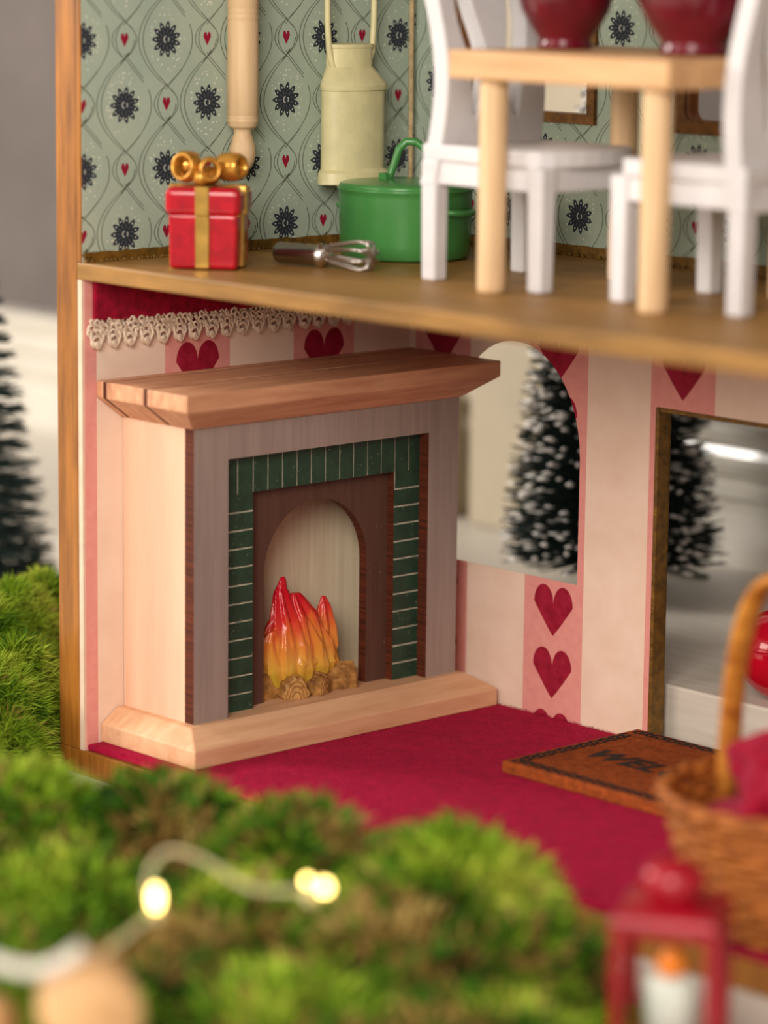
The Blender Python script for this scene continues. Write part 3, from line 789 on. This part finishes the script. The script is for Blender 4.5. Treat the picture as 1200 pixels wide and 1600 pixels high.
# ================================================================== BASKET
bk = thing('wicker_basket', (2.60, -1.10, .021), 'brown wicker basket with tall arched handle on the carpet', 'basket')
M_wick = wood('wicker', (112, 52, 14), (190, 112, 44), (9, 9, 9), 3.0, 0.5, 0.4)
M_hand = wood('wicker_handle', (150, 78, 22), (214, 144, 58), (4, 4, 14), 2.0, 0.42, 0.3)
rows = 15; HB = .335
def brad(z): return .215 + .115 * (z / HB) ** .8
MB().lathe([(.001, 0), (.205, 0), (.215, .012), (.2, .02), (.001, .02)], n=48).build('base', M_wick, bk)
for k in range(rows):
    z = .014 + (HB - .02) * k / (rows - 1); pts = []
    for i in range(120):
        a = 2 * PI * i / 120; r = brad(z) + .0085 * math.cos(15 * a + PI * k); pts.append((r * math.cos(a), r * math.sin(a), z + .002 * math.sin(7 * a + k)))
    MB().tube(pts, .0115, 6, 0, True).build('weave_strand', M_wick, bk)
for i in range(30):
    a = 2 * PI * i / 30 + .05
    MB().tube([(brad(z) * math.cos(a), brad(z) * math.sin(a), z) for z in (.005, .11, .22, HB)], .007, 5).build('stake', M_wick, bk)
for off in (0, PI):
    pts = [((brad(HB) + .006 + .010 * math.cos(12 * a + off)) * math.cos(a), (brad(HB) + .006 + .010 * math.cos(12 * a + off)) * math.sin(a), HB + .008 + .010 * math.sin(12 * a + off)) for a in [2 * PI * i / 144 for i in range(144)]]
    MB().tube(pts, .014, 6, 0, True).build('rim_strand', M_wick, bk)
hv = Vector((-.962, .274, 0))
def hp2(a):
    q = math.cos(a); return hv * (.315 * math.copysign(abs(q) ** .62, q)) + Vector((0, 0, .22 + .66 * max(0.0, math.sin(a)) ** .72))
loops = []; rr = random.Random(2)
for i in range(41):
    a = PI * i / 40; c = hp2(a); c2 = hp2(a + .02)
    t = (c2 - c).normalized(); s = Vector((-hv.y, hv.x, 0)); nrm = t.cross(s).normalized()
    loops.append([c + s * (.034 * math.cos(q)) + nrm * (.019 * math.sin(q)) for q in [2 * PI * j / 12 for j in range(12)]])
MB().rings(loops).build('handle', M_hand, bk)
# cloth in the basket
def cloth(loc, seed, lab, R=.13, sq=.75):
    mb = MB(); rr = random.Random(seed); n, K = 40, 20; loops = []
    ph = [rr.uniform(0, 6) for _ in range(6)]
    for k in range(1, K):
        th = PI * k / K; L = []
        for i in range(n):
            a = 2 * PI * i / n; f = 1 + .16 * math.sin(3 * a + ph[0] + 2 * th) + .10 * math.sin(5 * a + ph[1] - 3 * th) + .06 * math.sin(9 * a + ph[2] + 5 * th)
            L.append((R * f * math.sin(th) * math.cos(a), R * f * math.sin(th) * math.sin(a), R * sq * (1 + math.cos(th) * (1 + .12 * math.sin(4 * a + ph[3])))))
        loops.append(L)
    o = mb.rings(loops).build('cloth_bundle', M_velvet, None, loc=loc); tag(o, lab, 'cloth', 'red cloth in the basket')
cloth((2.49, -1.03, .30), 4, 'crumpled red cloth at the left of the basket, beside its handle', .125)
cloth((2.68, -1.20, .28), 9, 'crumpled red cloth at the right of the basket', .15)
for q, hz in (((2.58, -1.10, .05), .26),):
    mb = MB(); mb.lathe([(.001, 0), (.17, 0), (.22, hz * .5), (.25, hz * .9), (.20, hz), (.001, hz * 1.08)], n=28)
    o = mb.build('cloth_bundle', M_velvet, None, loc=q); tag(o, 'folded red cloth filling the bottom of the basket', 'cloth', 'red cloth in the basket')

# ---- glossy ornament on the ledge beyond the door
orn = thing('ball_ornament', (1.4640, .205, .19), 'glossy red ball ornament on the white ledge beyond the doorway', 'ornament')
M_orn = plain('red_gloss', (190, 8, 36), 0.08, 0.1, 6, 0, 0.7)
rr_ = .150
MB().lathe([(max(.001, rr_ * math.sin(PI * i / 28)), rr_ - rr_ * math.cos(PI * i / 28) * (1 if i < 16 else .92)) for i in range(29)], n=48).build('ball', M_orn, orn)
MB().lathe([(rr_ * .985, rr_ + .018), (rr_ * 1.012, rr_ + .022), (rr_ * 1.012, rr_ + .030), (rr_ * .97, rr_ + .034)], n=48).build('seam_band', M_orn, orn)
MB().lathe([(.03, .285), (.034, .29), (.034, .31), (.012, .316), (.001, .317)], n=20).build('cap', M_goldb, orn)
tag(MB().tube([(-.1105, 1.40, .197), (.0, 1.405, .2), (.081, 1.412, .197)], .012, 6).build('rod', plain('grey_green_rod', (92, 98, 84), .8)), 'short grey green rod lying on the white ledge', 'rod')  # short dark line on the ledge, modelled as a thin rod

# ================================================================== BOTTLE BRUSH TREES
M_need = plain('dark_green_bristle', (30, 46, 42), 0.6, 0.3, 8)
M_snow = plain('white_flock', (232, 228, 222), 0.85, 0.04, 20)
M_base = wood('brown_tree_base', (96, 56, 28), (150, 98, 56), (1, 1, 10), 3)
def tree(name, loc, H, R, n, snow, seed, lab, pw=.6, layers=26, droop=.12, spread=.17):
    t = thing(name, loc, lab, 'tree', 0, 'bottle brush trees'); rr = random.Random(seed); mb = MB()
    z0 = .11
    for i in range(n):
        L = int(rr.random() ** 1.35 * layers); q = (L + rr.gauss(0, spread)) / layers; q = min(.995, max(0, q)); z = z0 + (H - z0) * q
        a = rr.uniform(0, 2 * PI); Rr = R * (1 - q) ** pw * rr.uniform(.72, 1.06) + .01
        d = Vector((math.cos(a), math.sin(a), droop + rr.uniform(-.8, .8) * spread)); s = Vector((-math.sin(a), math.cos(a), 0)); w = .0036
        p0 = Vector((0, 0, z)); p1 = p0 + d * Rr; up = Vector((0, 0, w))
        mb.add([p0 - s * w, p0 + s * w, p1 + s * w * .7, p1 - s * w * .7], [(0, 1, 2, 3)], 0)
        mb.add([p0 - up, p0 + up, p1 + up * .7, p1 - up * .7], [(0, 1, 2, 3)], 0)
        if rr.random() < snow:
            f = rr.uniform(.86, 1.0); c = p0 + d * Rr * f; l = rr.uniform(.018, .045); r = rr.uniform(.006, .013)
            v = [c - d * l, c + s * r, c + Vector((0, 0, r)), c - s * r, c - Vector((0, 0, r)), c + d * l]
            mb.add(v, [(0, 1, 2), (0, 2, 3), (0, 3, 4), (0, 4, 1), (5, 2, 1), (5, 3, 2), (5, 4, 3), (5, 1, 4)], 1, True)
    tag(mb.build('bristles', [M_need, M_snow], t, weld=False), kind='stuff')
    MB().lathe([(.012, .03), (.012, H), (.001, H + .02)], n=8).build('trunk', M_base, t)
    MB().lathe([(.001, 0), (.085, 0), (.092, .008), (.088, .05), (.075, .06), (.001, .06)], n=28).build('base', M_base, t)
    return t
tree('bottle_brush_tree', (-.03, 1.02, .19), 2.0, .375, 7500, .20, 1, 'snowy bottle brush tree standing behind the arched window', .55, 34)
tree('bottle_brush_tree', (-1.86, -.40, -.078), 1.55, .30, 3000, .0, 2, 'dark bottle brush tree to the left of the dollhouse', .85, 22, .0, .10)

# ================================================================== MOSS
def moss_mat(name, cols, sc=5):
    M = Mat(name, cols[1], 0.75, 0, 0.2)
    M.color(M.ramp(M.noise((1, 1, 1), sc, 3, .6), [(0.3, cols[0]), (0.5, cols[1]), (0.7, cols[2])]))
    M.b.inputs['Subsurface Weight'].default_value = 0.0
    return M.m
MO = [moss_mat('moss_leaf', ((26, 60, 6), (66, 108, 16), (128, 150, 36))), moss_mat('moss_leaf_bright', ((80, 124, 18), (132, 162, 36), (186, 194, 72))), moss_mat('moss_dry', ((110, 84, 40), (150, 122, 62), (178, 158, 96))), moss_mat('moss_soil', ((36, 46, 12), (50, 66, 18), (76, 78, 30)))]
def moss(name, hums, ntuft, blades, blen, wid, seed, lab, dry=.12, parent=None, bright=0.0):
    rr = random.Random(seed); mb = MB()
    for (x, y, z, rx, ry, h) in hums:
        K, n = 7, 18; loops = []
        for k in range(K + 1):
            th = PI / 2 * k / K
            loops.append([(x + .93 * rx * math.cos(th) * math.cos(2 * PI * i / n) + .001 * i, y + .93 * ry * math.cos(th) * math.sin(2 * PI * i / n), z + .9 * h * math.sin(th)) for i in range(n)])
        mb.rings(loops, 3, True)
    tot = sum(a[3] * a[4] + a[5] * (a[3] + a[4]) for a in hums)
    for (x, y, z, rx, ry, h) in hums:
        nt = int(ntuft * (rx * ry + h * (rx + ry)) / tot)
        for _ in range(nt):
            a = rr.uniform(0, 2 * PI); sth = rr.uniform(0.02, 1); cth = math.sqrt(1 - sth * sth)
            p = Vector((x + rx * cth * math.cos(a), y + ry * cth * math.sin(a), z + h * sth))
            nn = Vector((cth * math.cos(a) / rx, cth * math.sin(a) / ry, sth / h)).normalized()
            cl = math.sin(p.x * 8 + 1.3) * math.sin(p.y * 7 + p.z * 9) + rr.uniform(-.45, .45) + bright
            mi = 2 if rr.random() < dry * (2.4 if cl < -.35 else .35) else (1 if cl > .25 else 0)
            p = p - nn * rr.uniform(0, .03)
            for b in range(blades):
                d = (nn * rr.uniform(.35, 1.1) + Vector((rr.gauss(0, .55), rr.gauss(0, .55), rr.gauss(.15, .45)))).normalized()
                l = blen * rr.uniform(.55, 1.25); s = d.cross(Vector((rr.gauss(0, 1), rr.gauss(0, 1), rr.gauss(0, 1)))).normalized() * wid
                mid = p + d * l * .55; tip = p + d * l + Vector((0, 0, -l * .12))
                mb.add([p - s * .6, p + s * .6, mid + s, mid - s, tip], [(0, 1, 2, 3), (3, 2, 4)], mi)
    o = mb.build(name, MO, parent, weld=False); tag(o, lab, 'moss', None, 'stuff'); return o
G = -.078
RH = Vector((.679, .735, 0)); FH = Vector((-.733, .680, 0))
def at(s, d):     # camera-relative ground position: origin under the camera, axes along its right and forward
    return Vector((7.535, -7.098, 0)) + RH * s + FH * d
hums = []
for s, d, r, rd, h in [(-.92, 7.85, .34, .30, .41), (-.55, 7.80, .32, .26, .40), (-.22, 7.62, .28, .26, .385), (.17, 7.35, .32, .28, .405), (-.75, 7.45, .34, .30, .30), (-.35, 7.30, .30, .26, .28), (.02, 7.12, .32, .28, .29), (.34, 7.12, .20, .22, .28), (-.60, 7.05, .32, .28, .20), (-.20, 6.85, .32, .27, .19), (.20, 6.75, .29, .27, .18), (-1.15, 7.5, .34, .34, .36), (-.95, 7.1, .32, .30, .22)]:
    p = at(s, d); hums.append((p.x, p.y, G, r, rd, h))
moss('moss_bank', hums, 9500, 6, .095, .0105, 21, 'bank of green and straw coloured moss in front of dollhouse', .34)
hums = []
for s, d, r, rd, h in [(-1.16, 9.93, .12, .14, .30), (-1.34, 10.1, .22, .22, .41), (-1.22, 10.3, .18, .19, .40), (-1.14, 10.45, .13, .16, .40)]:
    p = at(s, d); hums.append((p.x, p.y, G, r, rd, h))
moss('moss_cushion', hums, 4200, 14, .072, .0022, 22, 'tall green moss growing against the left outer wall', .03, None, .45)
hums = []
for s, d, r, rd, h in [(-1.24, 9.55, .20, .22, .32), (-1.15, 9.40, .10, .12, .18), (-1.4, 9.3, .25, .25, .30)]:
    p = at(s, d); hums.append((p.x, p.y, G, r, rd, h))
moss('moss_cushion', hums, 3000, 14, .072, .0024, 23, 'low green moss at the left front corner of the dollhouse', .03, None, .45)

# ================================================================== FOREGROUND
# ---- lantern
lp = at(.665, 6.93)
la = thing('red_lantern', (lp.x, lp.y, G + .001), 'red toy lantern with round knob in the bottom right foreground', 'lantern', math.atan2(.735, .679) - math.radians(14))
M_lred = plain('red_lantern_paint', (154, 8, 30), 0.3, 0.1, 12, 0, 0.5)
W = .122; T = .028; DZ = -.026
MB().frustum([(-W - .02, W + .02, -W - .02, W + .02, 0), (-W - .02, W + .02, -W - .02, W + .02, .03), (-W, W, -W, W, .045)]).build('base', M_lred, la, bevel=.005)
for sx in (-1, 1):
    for sy in (-1, 1):
        MB().box((sx * (W - T / 2) - T / 2, sy * (W - T / 2) - T / 2, .04), (sx * (W - T / 2) + T / 2, sy * (W - T / 2) + T / 2, .40 + DZ)).build('post', M_lred, la, bevel=.006)
MB().frustum([(-W, W, -W, W, .366 + DZ), (-W - .002, W + .002, -W - .002, W + .002, .40 + DZ), (-W + .01, W - .01, -W + .01, W - .01, .420 + DZ), (-.05, .05, -.05, .05, .432 + DZ)]).build('roof', M_lred, la, bevel=.012, seg=3)
MB().lathe([(r, z + DZ) for r, z in [(.05, .428), (.062, .436), (.071, .452), (.074, .474), (.068, .498), (.048, .514), (.018, .522), (.001, .523)]], n=28).build('knob', M_lred, la)
cn = thing('candle', (lp.x, lp.y, G + .047), 'white toy candle with orange flame inside the red lantern', 'candle')
MB().lathe([(.001, 0), (.056, 0), (.057, .152), (.052, .167), (.045, .174), (.03, .178), (.001, .178)], n=28).build('wax', plain('white_wax', (216, 222, 210), .4, .03), cn)
MB().lathe([(.012, .174), (.030, .182), (.036, .198), (.031, .214), (.017, .234), (.005, .25), (.001, .252)], n=20).build('flame', plain('orange_flame_paint', (236, 128, 12), .35, .1, 10), cn)

# ---- fairy lights on the moss
def emis(name, col, st):
    M = Mat(name, col, .4); M.b.inputs['Emission Color'].default_value = lin(col); M.b.inputs['Emission Strength'].default_value = st; return M.m
M_wire = plain('clear_wire', (190, 178, 136), .3, .05, 10, 0, .6)
M_bulb = emis('warm_bulb', (255, 216, 124), 13.0)
M_cup = plain('bulb_socket', (220, 206, 150), .35)
b1, b2, b3 = Vector((2.3002, -2.9101, 0.3918)), Vector((2.5692, -2.6555, 0.4269)), Vector((2.4840, -2.6305, 0.4167))
fs = thing('fairy_light_string', tuple(b1 - Vector((0, 0, .1))), 'warm white fairy light string lying over the foreground moss', 'string lights')
wp = [Vector((2.3233, -3.1440, 0.2623)), Vector((2.3231, -3.0573, 0.3079)), Vector((2.3131, -2.9526, 0.3484)), Vector((2.3018, -2.9169, 0.3601)), Vector((2.2080, -2.8562, 0.4064)), Vector((2.2064, -2.8003, 0.4542)), Vector((2.2803, -2.7543, 0.4398)), Vector((2.3950, -2.7303, 0.4027)), Vector((2.4394, -2.6848, 0.3937)), Vector((2.4997, -2.6479, 0.4004)), Vector((2.5470, -2.6393, 0.4097)), Vector((2.6401, -2.6196, 0.3872)), Vector((2.7689, -2.6435, 0.3373))]
fine = []
for i in range(len(wp) - 1):
    for k in range(4):
        p0 = wp[max(0, i - 1)]; p1 = wp[i]; p2 = wp[i + 1]; p3 = wp[min(len(wp) - 1, i + 2)]; t = k / 4
        fine.append(.5 * ((2 * p1) + (p2 - p0) * t + (2 * p0 - 5 * p1 + 4 * p2 - p3) * t * t + (3 * p1 - p0 - 3 * p2 + p3) * t ** 3))
P(MB().tube(fine[:-6], .0062, 7), 'wire', M_wire, fs)
def bulb(p, r, h):
    o = P(MB().lathe([(r * .5, -h * .5), (r * .9, -h * .3), (r, 0), (r * .85, h * .3), (r * .4, h * .47), (.001, h * .5)], tuple(p), 16), 'bulb', M_bulb, fs)
bulb(b1, .0125, .050); bulb(b2, .0125, .026); bulb(b3, .008, .018)
P(MB().lathe([(.009, 0), (.016, .004), (.017, .026), (.010, .03)], tuple(b1 - Vector((0, 0, .055))), 14), 'socket', M_cup, fs)
P(MB().lathe([(.009, 0), (.016, .004), (.017, .022), (.010, .026)], tuple(b2 - Vector((.02, .02, .038))), 14), 'socket', M_cup, fs)

# ---- wooden rounds in the near corner
M_round = wood('tan_wood', (186, 140, 92), (218, 176, 126), (3, 3, 9), 2.0, 0.55, 0.1)
def wround(c, r, L, rz, lab):
    mb = MB(); mb.lathe([(.001, -L / 2), (r * .8, -L / 2), (r * .97, -L / 2 + .015), (r, -L / 4), (r, L / 4), (r * .97, L / 2 - .015), (r * .8, L / 2), (.001, L / 2)], (0, 0, 0), 36, 0, 'x')
    o = mb.build('wooden_round', M_round, None, loc=c, rot=(0, 0, rz)); tag(o, lab, 'wooden round', 'wooden rounds in the foreground')
c = Vector((2.5411, -3.2767, 0.2854)); wround(c, .105, .16, math.radians(-30), 'tan wooden round at the bottom left edge of the moss')
c = Vector((2.3482, -3.4379, 0.1810)); wround(c, .115, .15, math.radians(40), 'tan wooden round under the white band, in the bottom left corner')
a = [Vector((2.4434, -3.4943, 0.4247)), Vector((2.4815, -3.4585, 0.4049)), Vector((2.5186, -3.4218, 0.3927)), Vector((2.5490, -3.3881, 0.3958)), Vector((2.5729, -3.3574, 0.4141)), Vector((2.5914, -3.3306, 0.4400))]
tag(MB().tube(a, .016, 8).build('white_band', plain('white_band_cord', (226, 220, 208), .5)), 'curved white cord over the wooden rounds in the bottom left corner', 'cord')
